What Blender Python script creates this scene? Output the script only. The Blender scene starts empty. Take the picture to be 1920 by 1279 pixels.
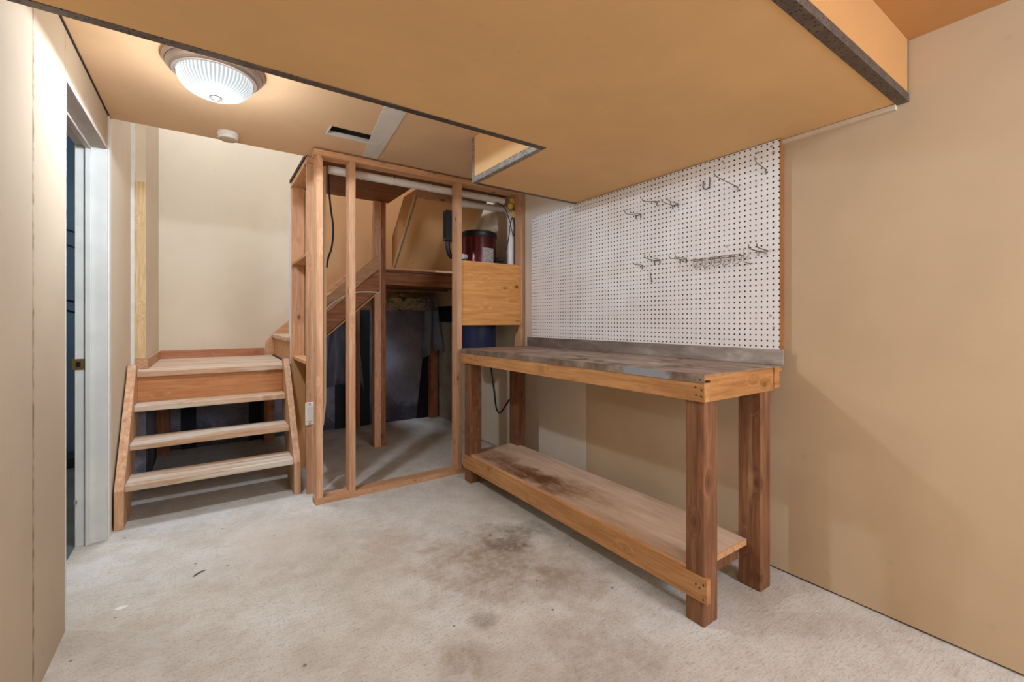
import bpy, bmesh, math, random
from mathutils import Vector, Matrix
random.seed(7)
C = bpy.context.scene.collection
PI = math.pi

# ------------------------------------------------------------------ camera, world, lights, exposure
scene = bpy.context.scene
cd = bpy.data.cameras.new('camera'); cam = bpy.data.objects.new('camera', cd); C.objects.link(cam)
cd.sensor_width = 36.0; cd.sensor_fit = 'HORIZONTAL'
cd.lens = 36.0 * 827.0 / 1920.0
cd.shift_y = -(639.5 - 602.0) / 1920.0
cd.clip_start = 0.02; cd.clip_end = 60
YAW = math.atan2(569, 827)
cam.location = (0, 0, 1.13); cam.rotation_euler = (PI/2, 0, -YAW)
scene.camera = cam

w = bpy.data.worlds.new('world'); scene.world = w; w.use_nodes = True
w.node_tree.nodes['Background'].inputs[0].default_value = (0.8, 0.85, 0.9, 1)
w.node_tree.nodes['Background'].inputs[1].default_value = 0.15

def light(name, kind, loc, power, color, size=0.06, rot=None):
    ld = bpy.data.lights.new(name, kind); ld.energy = power; ld.color = color
    if kind == 'AREA':
        ld.shape = 'SQUARE'; ld.size = size
    else:
        ld.shadow_soft_size = size
    o = bpy.data.objects.new(name, ld); o.location = loc
    if rot: o.rotation_euler = rot
    C.objects.link(o); return o
# near-half lamp and upstairs light, out of frame; rear and side-room fills are added
light('lamp_light_near_room', 'POINT', (0.6, -0.2, 2.05), 12, (0.74, 0.94, 1.14), 0.05)
light('fill_light_rear_room', 'POINT', (1.55, -1.7, 1.75), 135, (0.70, 0.92, 1.22), 0.3)  # added unseen fill behind the camera, lifts the ambient light
light('lamp_light_upstairs', 'AREA', (-.1, 3.65, 4.45), 52, (0.80, 0.95, 1.22), 0.7)
light('fill_light_side_room', 'POINT', (-2.2, 3.6, 2.2), 34, (0.85, 0.95, 1.0), 0.1)  # added unseen light that brightens the blue room beyond the door

vs = scene.view_settings
scene.display_settings.display_device = 'sRGB'
vs.view_transform = 'Standard'; vs.look = 'None'; vs.exposure = 0.30; vs.gamma = 1.0
vs.use_curve_mapping = False

# ------------------------------------------------------------------ helpers
def s2l(c):
    return tuple(((v/255)/12.92 if v/255 <= .04045 else ((v/255+.055)/1.055)**2.4) for v in c) + (1.0,)

def tag(o, label=None, cat=None, group=None, kind=None):
    if label: o['label'] = label
    if cat: o['category'] = cat
    if group: o['group'] = group
    if kind: o['kind'] = kind
    return o

def thing(name, label, cat, loc, group=None):
    o = bpy.data.objects.new(name, None); o.empty_display_size = .05
    o.location = loc; C.objects.link(o)
    return tag(o, label, cat, group)

def world_of(o):
    v = Vector((0, 0, 0))
    while o: v += o.location; o = o.parent
    return v

class MB:
    def __init__(s): s.v = []; s.f = []
    def add(s, vs, fs):
        n = len(s.v); s.v += [tuple(v) for v in vs]; s.f += [tuple(i+n for i in f) for f in fs]; return s
    def box(s, x0, x1, y0, y1, z0, z1):
        return s.add([(x0,y0,z0),(x1,y0,z0),(x1,y1,z0),(x0,y1,z0),(x0,y0,z1),(x1,y0,z1),(x1,y1,z1),(x0,y1,z1)],
                     [(0,3,2,1),(4,5,6,7),(0,1,5,4),(1,2,6,5),(2,3,7,6),(3,0,4,7)])
    def prism(s, poly, axis, a0, a1):
        # poly: 2D points in the two remaining axes (in xyz order)
        def p3(p, a):
            return {'x': (a, p[0], p[1]), 'y': (p[0], a, p[1]), 'z': (p[0], p[1], a)}[axis]
        n = len(poly)
        vs = [p3(p, a0) for p in poly] + [p3(p, a1) for p in poly]
        fs = [tuple(range(n-1, -1, -1)), tuple(range(n, 2*n))] + [(i, (i+1) % n, n+(i+1) % n, n+i) for i in range(n)]
        return s.add(vs, fs)
    def tube(s, pts, r, seg=8, cap=True):
        pts = [Vector(p) for p in pts]; n = len(pts); rings = []; ref = None
        for i, p in enumerate(pts):
            t = (pts[min(i+1, n-1)] - pts[max(i-1, 0)]).normalized()
            if ref is None:
                ref = t.orthogonal().normalized()
            ref = (ref - t*ref.dot(t)).normalized(); b = t.cross(ref)
            rr = r[i] if isinstance(r, (list, tuple)) else r
            rings.append([p + (ref*math.cos(2*PI*k/seg) + b*math.sin(2*PI*k/seg))*rr for k in range(seg)])
        vs = [v for rg in rings for v in rg]; fs = []
        for i in range(n-1):
            for k in range(seg):
                fs.append((i*seg+k, i*seg+(k+1) % seg, (i+1)*seg+(k+1) % seg, (i+1)*seg+k))
        if cap: fs += [tuple(range(seg-1, -1, -1)), tuple((n-1)*seg+k for k in range(seg))]
        return s.add(vs, fs)
    def lathe(s, prof, c, seg=48, rib=None):
        vs = []; fs = []; n = len(prof)
        for k in range(seg):
            a = 2*PI*k/seg
            for i, (r, z) in enumerate(prof):
                rr = r + (rib(k, i) if rib else 0)
                vs.append((c[0]+rr*math.cos(a), c[1]+rr*math.sin(a), c[2]+z))
        for k in range(seg):
            for i in range(n-1):
                fs.append((k*n+i, ((k+1) % seg)*n+i, ((k+1) % seg)*n+i+1, k*n+i+1))
        return s.add(vs, fs)
    def build(s, name, mat, parent=None, bevel=0, smooth=False, **kw):
        me = bpy.data.meshes.new(name)
        off = world_of(parent) if parent else Vector((0, 0, 0))
        me.from_pydata([tuple(Vector(v) - off) for v in s.v], [], s.f)
        bm = bmesh.new(); bm.from_mesh(me)
        bmesh.ops.remove_doubles(bm, verts=bm.verts, dist=1e-6)
        bmesh.ops.recalc_face_normals(bm, faces=bm.faces); bm.to_mesh(me); bm.free()
        if smooth:
            for p in me.polygons: p.use_smooth = True
        me.materials.append(mat)
        o = bpy.data.objects.new(name, me); C.objects.link(o)
        if parent: o.parent = parent
        if bevel:
            m = o.modifiers.new('bevel', 'BEVEL'); m.width = bevel; m.segments = 2; m.limit_method = 'ANGLE'
        if smooth:
            m = o.modifiers.new('split', 'EDGE_SPLIT'); m.split_angle = math.radians(50)
        return tag(o, **kw) if kw else o

def B(x0, x1, y0, y1, z0, z1): return MB().box(x0, x1, y0, y1, z0, z1)

def smooth_path(pts, n=6):
    P = [Vector(p) for p in pts]; out = []
    for i in range(len(P)-1):
        p0 = P[max(i-1, 0)]; p1 = P[i]; p2 = P[i+1]; p3 = P[min(i+2, len(P)-1)]
        for k in range(n):
            t = k/n
            out.append(.5*((2*p1)+(p2-p0)*t+(2*p0-5*p1+4*p2-p3)*t*t+(3*p1-p0-3*p2+p3)*t**3))
    out.append(P[-1]); return out

# ------------------------------------------------------------------ materials
class NT:
    def __init__(s, name):
        s.m = bpy.data.materials.new(name); s.m.use_nodes = True
        s.t = s.m.node_tree; s.b = s.t.nodes['Principled BSDF']; s._tc = None
    def n(s, typ, **kw):
        nd = s.t.nodes.new(typ)
        for k, v in kw.items(): setattr(nd, k, v)
        return nd
    def l(s, a, b): s.t.links.new(a, b)
    def coord(s, which='Object'):
        if s._tc is None: s._tc = s.n('ShaderNodeTexCoord')
        return s._tc.outputs[which]
    def mapping(s, src, scale=(1, 1, 1), loc=(0, 0, 0)):
        m = s.n('ShaderNodeMapping'); s.l(src, m.inputs['Vector'])
        m.inputs['Scale'].default_value = scale; m.inputs['Location'].default_value = loc
        return m.outputs[0]
    def noise(s, vec, scale, detail=4, rough=.55, dist=0):
        nd = s.n('ShaderNodeTexNoise'); s.l(vec, nd.inputs['Vector'])
        nd.inputs['Scale'].default_value = scale; nd.inputs['Detail'].default_value = detail
        nd.inputs['Roughness'].default_value = rough; nd.inputs['Distortion'].default_value = dist
        return nd.outputs[0]
    def voronoi(s, vec, scale):
        nd = s.n('ShaderNodeTexVoronoi'); s.l(vec, nd.inputs['Vector']); nd.inputs['Scale'].default_value = scale
        return nd.outputs['Distance']
    def ramp(s, fac, stops):
        nd = s.n('ShaderNodeValToRGB'); s.l(fac, nd.inputs[0]); e = nd.color_ramp.elements
        e[0].position, e[0].color = stops[0]; e[1].position, e[1].color = stops[-1]
        for p, c in stops[1:-1]:
            x = e.new(p); x.color = c
        return nd.outputs[0]
    def fac(s, f, lo, hi, a=0.0, b=1.0):
        nd = s.n('ShaderNodeMapRange'); nd.interpolation_type = 'SMOOTHSTEP'; s.l(f, nd.inputs[0])
        for i, v in zip((1, 2, 3, 4), (lo, hi, a, b)): nd.inputs[i].default_value = v
        return nd.outputs[0]
    def math(s, op, a, b=None):
        nd = s.n('ShaderNodeMath', operation=op)
        for i, v in enumerate((a, b)):
            if v is None: continue
            if isinstance(v, (int, float)): nd.inputs[i].default_value = v
            else: s.l(v, nd.inputs[i])
        return nd.outputs[0]
    def mix(s, f, a, b, blend='MIX'):
        nd = s.n('ShaderNodeMix', data_type='RGBA', blend_type=blend)
        if isinstance(f, (int, float)): nd.inputs[0].default_value = f
        else: s.l(f, nd.inputs[0])
        for i, v in ((6, a), (7, b)):
            if isinstance(v, tuple): nd.inputs[i].default_value = v
            else: s.l(v, nd.inputs[i])
        return nd.outputs[2]
    def sep(s, vec):
        nd = s.n('ShaderNodeSeparateXYZ'); s.l(vec, nd.inputs[0]); return nd.outputs
    def dist(s, vec, p):
        nd = s.n('ShaderNodeVectorMath', operation='DISTANCE'); s.l(vec, nd.inputs[0]); nd.inputs[1].default_value = p
        return nd.outputs['Value']
    def bump(s, h, strength, d=.01):
        nd = s.n('ShaderNodeBump'); s.l(h, nd.inputs['Height']); nd.inputs['Strength'].default_value = strength
        nd.inputs['Distance'].default_value = d; s.l(nd.outputs[0], s.b.inputs['Normal'])
    def done(s, col, rough=.8, metal=0, spec=.3):
        if isinstance(col, tuple): s.b.inputs['Base Color'].default_value = col
        else: s.l(col, s.b.inputs['Base Color'])
        if isinstance(rough, (int, float)): s.b.inputs['Roughness'].default_value = rough
        else: s.l(rough, s.b.inputs['Roughness'])
        s.b.inputs['Metallic'].default_value = metal; s.b.inputs['Specular IOR Level'].default_value = spec
        return s.m

def g(c, k):
    return tuple(min(1, v*k) for v in c[:3]) + (1.0,)

def drywall(name, rgb, nails=True, seam=None, split=None, scuff=.06):
    t = NT(name); c = s2l(rgb); p = t.coord()
    big = t.fac(t.noise(p, 1.6, 3), .35, .68)
    col = t.mix(big, g(c, 1-scuff), g(c, 1+scuff*.6))
    fine = t.fac(t.noise(t.mapping(p, (3, 3, 60)), 6, 4), .3, .75)
    col = t.mix(t.math('MULTIPLY', fine, .10), col, g(c, 1.18))
    if split:       # another sheet of board past this position: (axis, position, colour)
        ax, pos, rgb2 = split
        m = t.math('GREATER_THAN', t.sep(p)[ax], pos)
        col = t.mix(m, col, t.mix(big, g(s2l(rgb2), .93), g(s2l(rgb2), 1.03)))
    if nails:
        v = t.voronoi(p, 3.1); col = t.mix(t.math('MULTIPLY', t.fac(v, .012, .024, 1, 0), .75), col, (.05, .03, .02, 1))
        v2 = t.voronoi(t.mapping(p, (1, 1, 1), (3.3, 1.7, 9.1)), 7.0); sm = t.fac(v2, .02, .11, 1, 0)
        col = t.mix(t.math('MULTIPLY', sm, .13), col, g(c, .45))
    if seam:        # dirty open joints: list of (axis, pos, half width)
        for ax, pos, hw in seam:
            n = t.noise(t.mapping(p, (1, 1, 1), (pos, 2, 3)), 22, 5)
            d = t.math('ABSOLUTE', t.math('SUBTRACT', t.sep(p)[ax], t.math('ADD', pos-.004, t.math('MULTIPLY', n, .008))))
            f = t.math('MULTIPLY', t.fac(d, hw*.4, hw, 1, 0), t.fac(n, .38, .62, .25, .95))
            col = t.mix(f, col, s2l((110, 88, 66)))
    t.bump(t.noise(p, 180, 2), .06, .002)
    return t.done(col, .92, spec=.15)

def wood(name, light, dark, axis='z', knots=.9, rough=.62, grain=1.0, wear=None, knotcol=None):
    t = NT(name); o = t.coord(); info = t.n('ShaderNodeObjectInfo')
    add = t.n('ShaderNodeVectorMath', operation='ADD'); t.l(o, add.inputs[0])
    cmb = t.n('ShaderNodeCombineXYZ'); rnd = info.outputs['Random']
    for i in range(3): t.l(t.math('MULTIPLY', rnd, (13.7, 7.9, 5.3)[i]), cmb.inputs[i])
    t.l(cmb.outputs[0], add.inputs[1]); p = add.outputs[0]
    i = 'xyz'.index(axis); sc = [16, 16, 16]; sc[i] = 1.1
    kk = [9, 9, 9]; kk[i] = 5.2
    kd = t.voronoi(t.mapping(p, kk), 1.0)
    kw = t.fac(kd, .05, .42, 1, 0)
    # grain bends round the knots
    w2 = t.n('ShaderNodeVectorMath', operation='ADD'); t.l(t.mapping(p, sc), w2.inputs[0])
    c3 = t.n('ShaderNodeCombineXYZ')
    for j in range(3): t.l(t.math('MULTIPLY', kw, .5), c3.inputs[j])
    t.l(c3.outputs[0], w2.inputs[1])
    n1 = t.noise(w2.outputs[0], 3.2*grain, 5, .6, .4)
    sf = [60, 60, 60]; sf[i] = 2.2
    n2 = t.noise(t.mapping(p, sf), 3*grain, 3)
    L, D = s2l(light), s2l(dark)
    col = t.ramp(n1, [(.30, D), (.5, t_mid(L, D)), (.66, L)])
    col = t.mix(t.math('MULTIPLY', t.fac(n2, .45, .7), .22), col, g(D, .75))
    hv = t.fac(rnd, 0, 1, .90, 1.07)
    cm = t.n('ShaderNodeCombineXYZ')
    for j in range(3): t.l(hv, cm.inputs[j])
    col = t.mix(1.0, col, cm.outputs[0], 'MULTIPLY')
    if knots:
        n3 = t.noise(p, 40, 2)
        kd2 = t.math('ADD', kd, t.math('MULTIPLY', n3, .05))
        col = t.mix(t.math('MULTIPLY', t.fac(kd2, .09, .15, 1, 0), knots), col, s2l(knotcol or (74, 42, 24)))
        col = t.mix(t.math('MULTIPLY', t.fac(kd, .10, .28, 1, 0), .35), col, g(D, .8))
    if wear:        # (colour, low, high)
        wn = t.noise(t.mapping(p, sc), .9, 6, .65)
        col = t.mix(t.fac(wn, wear[1], wear[2]), col, s2l(wear[0]))
    t.bump(n2, .12, .003)
    return t.done(col, rough, spec=.25)
def t_mid(a, b): return tuple((x+y)/2 for x, y in zip(a[:3], b[:3])) + (1.0,)

def plain(name, rgb, rough=.6, metal=0, spec=.4, var=.08, scale=14):
    t = NT(name); c = s2l(rgb); n = t.noise(t.coord(), scale, 4)
    return t.done(t.mix(t.fac(n, .3, .7), g(c, 1-var), g(c, 1+var)), rough, metal, spec)

M = {}
TAN = (214, 180, 140)
M['wall_right'] = drywall('tan_drywall_right', (200, 174, 141), split=(1, 2.2, (222, 208, 188)))
M['wall_left'] = drywall('cream_drywall_left', (188, 169, 145), seam=[(1, 1.888, .010), (1, 2.244, .003)])
M['wall_stair'] = drywall('pale_painted_drywall', (220, 205, 180), scuff=.05)
M['ceiling'] = drywall('brown_drywall_ceiling', (222, 186, 148), scuff=.07)
M['soffit'] = drywall('brown_drywall_bulkhead', (228, 184, 130), scuff=.06)
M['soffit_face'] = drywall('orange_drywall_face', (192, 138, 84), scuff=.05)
M['wall_plain'] = drywall('tan_drywall_plain', (214, 182, 142))
M['wall_alcove'] = drywall('brown_drywall_alcove', (200, 156, 112))
M['slope'] = drywall('tan_drywall_slope', (222, 168, 112))
M['white_trim'] = plain('white_painted_trim', (226, 224, 216), .55, var=.05)
M['jamb'] = plain('white_painted_jamb', (214, 214, 206), .5, var=.06, scale=6)
M['jamb_shade'] = plain('grey_beige_shaded_lining', (190, 176, 164), .6, var=.05)  # jamb colour greyed to put shade on the underside of the door head
M['patch'] = plain('grey_white_drywall_patch', (214, 208, 198), .85, var=.04)
M['stud'] = wood('pine_stud_upright', (222, 176, 138), (194, 142, 104), 'z')
M['stud_x'] = wood('pine_stud_across', (220, 172, 132), (188, 136, 96), 'x')
M['stud_y'] = wood('pine_board_deep', (218, 174, 136), (188, 138, 102), 'y')
M['old_z'] = wood('old_post_wood', (170, 112, 76), (126, 76, 46), 'z', knots=.6)
M['old_x'] = wood('old_beam_wood', (178, 118, 78), (130, 78, 46), 'x', knots=.6)
M['bare_x'] = wood('dark_framing_wood', (150, 98, 62), (108, 66, 40), 'x', knots=.5)
M['string'] = wood('stair_stringer_wood', (222, 180, 142), (188, 138, 98), 'z', knots=.6)
M['tread'] = wood('worn_tread_wood', (216, 184, 150), (180, 138, 104), 'x', knots=.4, wear=((208, 196, 178), .46, .62))
M['riser'] = wood('orange_riser_board', (206, 146, 96), (178, 118, 72), 'x', knots=.25, rough=.5)
M['base_x'] = wood('stained_baseboard', (198, 138, 100), (170, 110, 76), 'x', knots=.2)
M['panel'] = wood('knotty_pine_panel', (224, 164, 98), (196, 130, 66), 'x', knots=1.0, rough=.5)
M['apron_y'] = wood('honey_apron_board', (206, 152, 98), (166, 114, 68), 'y', knots=.5, rough=.5)
M['apron_x'] = wood('honey_end_board', (204, 146, 88), (160, 106, 60), 'x', knots=.5, rough=.5)
M['leg'] = wood('dark_leg_timber', (148, 102, 70), (104, 68, 46), 'z', knots=.5, rough=.65, wear=((178, 138, 102), .60, .78))
M['edge_y'] = wood('pale_ply_edge', (218, 168, 120), (190, 138, 92), 'y', knots=0)
M['peg_trim'] = wood('brown_pegboard_strip', (170, 112, 62), (136, 84, 42), 'z', knots=.3)
M['veneer'] = wood('pale_grained_board', (224, 196, 152), (196, 162, 116), 'z', knots=0, grain=1.6)
M['pvc'] = plain('white_pvc', (222, 218, 214), .3, var=.03)
M['nickel'] = plain('brushed_pan', (176, 164, 158), .35, .35, var=.05)
M['finial'] = plain('dull_finial', (78, 70, 68), .5, .3)
M['white_plastic'] = plain('white_plastic', (232, 230, 224), .4, var=.02)
M['smoke_base'] = plain('tan_detector_face', (190, 166, 140), .5, var=.03)
M['black'] = plain('black_plastic', (26, 24, 24), .4, var=.1)
M['black_sheet'] = plain('black_sheathing', (18, 18, 24), .7, var=.2)
M['cord'] = plain('black_cord', (22, 22, 26), .5)
M['cable'] = plain('white_cable', (222, 208, 184), .5)
M['wire'] = plain('zinc_wire', (128, 118, 106), .35, .7)
M['brass'] = plain('brass_plate', (150, 124, 72), .35, .8)
M['dark_hole'] = plain('dark_hole', (14, 12, 10), .9)
M['foam'] = plain('yellow_foam', (226, 190, 96), .8, var=.12, scale=40)
M['batt'] = plain('yellow_batt', (188, 166, 130), .95, var=.22, scale=26)
M['pale'] = plain('pale_tape_strip', (216, 194, 166), .9, var=.04)
M['gap'] = plain('dark_joint', (52, 38, 28), .9)
M['nail'] = plain('nail_steel', (88, 72, 58), .5, .5)
M['splinter'] = plain('dark_splinter', (92, 78, 62), .9)
M['chip'] = plain('white_chip', (236, 232, 222), .8)
M['duct'] = plain('dark_duct_metal', (66, 70, 70), .45, .6)

def mk_galv(name, rgb):
    t = NT(name); c = s2l(rgb); p = t.coord()
    n = t.fac(t.noise(p, 26, 5), .3, .7)
    col = t.mix(n, g(c, .8), g(c, 1.2))
    v = t.voronoi(p, 95); col = t.mix(t.fac(v, .20, .30, 1, 0), col, (.02, .018, .015, 1))
    return t.done(col, .5, .55, .4)
M['bead'] = mk_galv('dull_corner_bead', (104, 92, 82))
M['bead_bright'] = mk_galv('galvanised_corner_bead', (158, 152, 142))

def mk_floor():
    t = NT('concrete_floor'); p = t.coord()
    base = t.ramp(t.noise(p, 1.5, 6, .6), [(.3, s2l((192, 182, 166))), (.5, s2l((212, 206, 194))), (.7, s2l((222, 220, 214)))])
    mid = t.noise(p, 9, 6, .65); base = t.mix(t.math('MULTIPLY', t.fac(mid, .42, .66), .22), base, s2l((160, 142, 122)))
    brush = t.noise(t.mapping(p, (14, 70, 10)), 1.5, 5, .65)
    base = t.mix(t.math('MULTIPLY', t.fac(brush, .5, .72), .42), base, s2l((150, 134, 116)))
    fine = t.noise(p, 105, 5, .75); base = t.mix(t.math('MULTIPLY', t.fac(fine, .50, .68), .48), base, s2l((128, 116, 102)))
    wob = t.noise(p, 7, 5, .6); wob2 = t.noise(p, 26, 4, .7)
    def stain(c, r, col, k, base):
        d = t.math('ADD', t.dist(p, (c[0], c[1], 0)), t.math('MULTIPLY', t.math('SUBTRACT', wob, .5), r*1.6))
        f = t.math('MULTIPLY', t.fac(d, r*.25, r, 1, 0), t.fac(wob2, .3, .65, .45, 1))
        return t.mix(t.math('MULTIPLY', f, k), base, s2l(col))
    base = stain((1.10, 1.78), .44, (150, 126, 100), .75, base)
    base = stain((1.36, 1.92), .20, (120, 104, 86), .65, base)
    base = stain((1.22, 1.86), .13, (100, 84, 68), .6, base)
    base = stain((1.30, 1.45), .24, (150, 130, 108), .6, base)
    base = stain((.70, 1.29), .15, (138, 116, 92), .55, base)
    base = stain((.86, 1.43), .08, (126, 108, 90), .6, base)
    base = stain((1.1, 1.05), .3, (150, 132, 114), .5, base)
    base = stain((.75, 2.15), .26, (178, 154, 130), .6, base)
    base = stain((0.3, 2.6), .4, (208, 194, 178), .6, base)
    # drips near the bench
    zone = t.fac(t.dist(p, (1.2, 1.6, 0)), .15, .62, 1, 0)
    v = t.math('ADD', t.voronoi(p, 11), t.math('MULTIPLY', wob, .22)); base = t.mix(t.math('MULTIPLY', t.fac(v, .14, .19, 1, 0), t.math('MULTIPLY', zone, .75)), base, s2l((84, 70, 58)))
    v = t.voronoi(t.mapping(p, (1, 1, 1), (2.2, 5.1, 0)), 6.5); base = t.mix(t.math('MULTIPLY', t.fac(v, .03, .055, 1, 0), .7), base, s2l((92, 78, 66)))
    pale = t.noise(t.mapping(p, (1, 1, 1), (4, 9, 0)), 3.2, 5, .6)
    base = t.mix(t.math('MULTIPLY', t.fac(pale, .55, .72), .5), base, s2l((216, 212, 206)))
    h = t.math('ADD', t.math('MULTIPLY', fine, .5), brush)
    t.bump(h, .4, .006)
    return t.done(base, .85, spec=.25)
M['floor'] = mk_floor()
M['floor_side'] = plain('dark_side_floor', (96, 104, 100), .8, var=.15, scale=5)

def mk_foundation():
    t = NT('blue_grey_foundation'); p = t.coord()
    col = t.ramp(t.noise(p, 2.6, 6, .6), [(.3, s2l((104, 102, 112))), (.7, s2l((152, 150, 160)))])
    f = t.noise(p, 60, 4); col = t.mix(t.math('MULTIPLY', t.fac(f, .45, .7), .3), col, s2l((84, 82, 92)))
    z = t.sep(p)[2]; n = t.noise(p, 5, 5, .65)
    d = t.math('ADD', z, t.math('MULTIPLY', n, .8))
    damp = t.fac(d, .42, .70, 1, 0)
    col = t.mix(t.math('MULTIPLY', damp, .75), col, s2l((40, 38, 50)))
    return t.done(col, .9, spec=.2)
M['foundation'] = mk_foundation()
M['foundation_side'] = plain('grey_brown_foundation', (150, 138, 122), .9, var=.18, scale=7)

def mk_blue():
    t = NT('blue_side_wall'); p = t.coord()
    n = t.noise(p, 3, 4); c = s2l((92, 116, 142))
    return t.done(t.mix(t.fac(n, .3, .7), g(c, .85), g(c, 1.1)), .6)
M['blue'] = mk_blue()

def mk_top():
    t = NT('worn_sheet_metal'); p = t.coord()
    n = t.noise(t.mapping(p, (3, 1.2, 3)), 2.6, 7, .65, .6)
    col = t.ramp(n, [(.32, s2l((120, 98, 84))), (.48, s2l((158, 134, 118))), (.62, s2l((176, 156, 140))), (.75, s2l((204, 196, 186)))])
    sc = t.noise(t.mapping(p, (30, 3, 30)), 2, 5, .6)
    col = t.mix(t.math('MULTIPLY', t.fac(sc, .52, .7), .45), col, s2l((86, 66, 54)))
    b = t.noise(t.mapping(p, (1, 1, 1), (5, 3, 1)), 7, 5); col = t.mix(t.math('MULTIPLY', t.fac(b, .60, .68), .8), col, s2l((64, 48, 40)))
    return t.done(col, t.fac(n, .3, .7, .62, .38), .35, .4)
M['metal_top'] = mk_top()
def mk_lip():
    t = NT('worn_metal_lip'); p = t.coord()
    n = t.noise(p, 9, 6, .65)
    col = t.ramp(n, [(.35, s2l((112, 92, 78))), (.55, s2l((148, 128, 112))), (.68, s2l((172, 152, 130)))])
    # rubbed bright steel near the right front corner
    d = t.math('ADD', t.dist(p, (0, .27, .92)), t.math('MULTIPLY', t.math('SUBTRACT', t.noise(p, 24, 3), .5), .08))
    d = t.math('ADD', t.math('ABSOLUTE', t.math('SUBTRACT', t.sep(p)[1], .26)), t.math('MULTIPLY', t.math('SUBTRACT', t.noise(p, 24, 3), .5), .1))
    col = t.mix(t.fac(d, .10, .13, 1, 0), col, s2l((156, 162, 168)))
    return t.done(col, .45, .4, .4)
M['metal_lip'] = mk_lip()
def mk_splash():
    t = NT('scuffed_splash_metal'); p = t.coord()
    n = t.noise(t.mapping(p, (3, 1.5, 5)), 3, 7, .65, .5)
    y = t.fac(t.sep(p)[1], -.1, 1.3)
    col = t.ramp(n, [(.33, s2l((138, 126, 116))), (.55, s2l((176, 166, 156))), (.72, s2l((214, 208, 200)))])
    col = t.mix(t.math('MULTIPLY', y, .55), col, s2l((96, 74, 64)))
    return t.done(col, .5, .35, .4)
M['splash'] = mk_splash()

def mk_shelf():
    # local origin = bench base at (1.485, 0.924, 0)
    t = NT('stained_plywood_shelf'); p = t.coord()
    n = t.noise(t.mapping(p, (14, 2, 14)), 2, 5, .6)
    col = t.mix(t.fac(n, .3, .7), s2l((200, 166, 138)), s2l((218, 188, 160)))
    wob = t.noise(p, 6, 5, .65); wob2 = t.noise(t.mapping(p, (20, 6, 1)), 2, 5, .65)
    def st(c, ry, k, c2, col, sx=2.6):
        q = t.mapping(p, (sx, 1, 0), (-c[0]*sx, -c[1], 0))
        d = t.math('ADD', t.dist(q, (0, 0, 0)), t.math('MULTIPLY', t.math('SUBTRACT', wob, .5), ry*1.5))
        return t.mix(t.math('MULTIPLY', t.math('MULTIPLY', t.fac(d, ry*.2, ry, 1, 0), t.fac(wob2, .3, .6, .45, 1)), k), col, s2l(c2))
    col = st((.10, 1.30), .46, .95, (108, 66, 36), col)
    col = st((.14, 1.05), .34, .9, (112, 68, 36), col)
    col = st((.14, 1.60), .42, .75, (138, 96, 64), col)
    col = st((.20, .78), .32, .6, (150, 104, 68), col)
    t.bump(n, .08, .003)
    return t.done(col, .7, spec=.25)
M['shelf'] = mk_shelf()

def mk_peg():
    t = NT('white_pegboard'); p = t.coord()
    n = t.noise(p, 4, 5); col = t.mix(t.fac(n, .35, .65), s2l((238, 233, 229)), s2l((246, 243, 240)))
    v = t.voronoi(p, 5.3); col = t.mix(t.math('MULTIPLY', t.fac(v, .025, .05, 1, 0), .55), col, s2l((120, 104, 92)))
    return t.done(col, .5, spec=.35)
M['peg'] = mk_peg()

def mk_canister():
    t = NT('maroon_lacquer'); c = s2l((92, 30, 34))
    return t.done(c, .22, .5, .6)
M['maroon'] = mk_canister()
M['core'] = plain('brown_hardboard_core', (44, 30, 22), .9)
M['navy'] = plain('navy_bucket', (38, 44, 74), .4, var=.1)
def mk_label():
    t = NT('printed_sticker'); p = t.coord()
    v = t.noise(t.mapping(p, (160, 160, 130)), 1.0, 2)
    row = t.math('FRACT', t.math('MULTIPLY', t.sep(p)[2], 95)); 
    f = t.math('MULTIPLY', t.fac(v, .5, .56), t.fac(row, .4, .5))
    return t.done(t.mix(f, s2l((206, 198, 190)), s2l((80, 70, 66))), .5)
M['label'] = mk_label()

def mk_glow():
    t = NT('lit_ribbed_glass'); p = t.coord()
    x, y, z = t.sep(p)
    a = t.math('ARCTAN2', y, x); w_ = t.math('SINE', t.math('MULTIPLY', a, 56.0))
    rib = t.fac(w_, -1, 1, .55, 1.0)
    rad = t.math('SQRT', t.math('ADD', t.math('MULTIPLY', x, x), t.math('MULTIPLY', y, y)))
    k = t.fac(rad, .05, .10)
    st = t.mix(k, (1, 1, 1, 1), (0, 0, 0, 1))
    m2 = t.n('ShaderNodeMix', data_type='FLOAT'); t.l(k, m2.inputs[0]); m2.inputs[2].default_value = .92; t.l(rib, m2.inputs[3])
    t.b.inputs['Emission Color'].default_value = (.92, .98, 1.0, 1)
    t.l(t.math('MULTIPLY', m2.outputs[0], .86), t.b.inputs['Emission Strength'])
    return t.done((.06, .065, .065, 1), .3, 0, .3)
M['glow'] = mk_glow()

def mk_film():
    t = NT('clear_plastic_film')
    t.b.inputs['Transmission Weight'].default_value = .0
    tr = t.n('ShaderNodeBsdfTransparent'); tr.inputs[0].default_value = (.82, .82, .86, 1)
    t.done((.35, .34, .36, 1), .16, 0, .8)
    mx = t.n('ShaderNodeMixShader'); mx.inputs[0].default_value = .26
    t.l(tr.outputs[0], mx.inputs[1]); t.l(t.b.outputs[0], mx.inputs[2])
    t.l(mx.outputs[0], t.t.nodes['Material Output'].inputs['Surface'])
    t.bump(t.noise(t.coord(), 22, 4), .9, .02)
    return t.m
M['film'] = mk_film()

def S(mb, name, mat, parent=None, **kw):      # setting
    return mb.build(name, mat, parent, kind=None if parent else 'structure', **kw)

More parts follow.
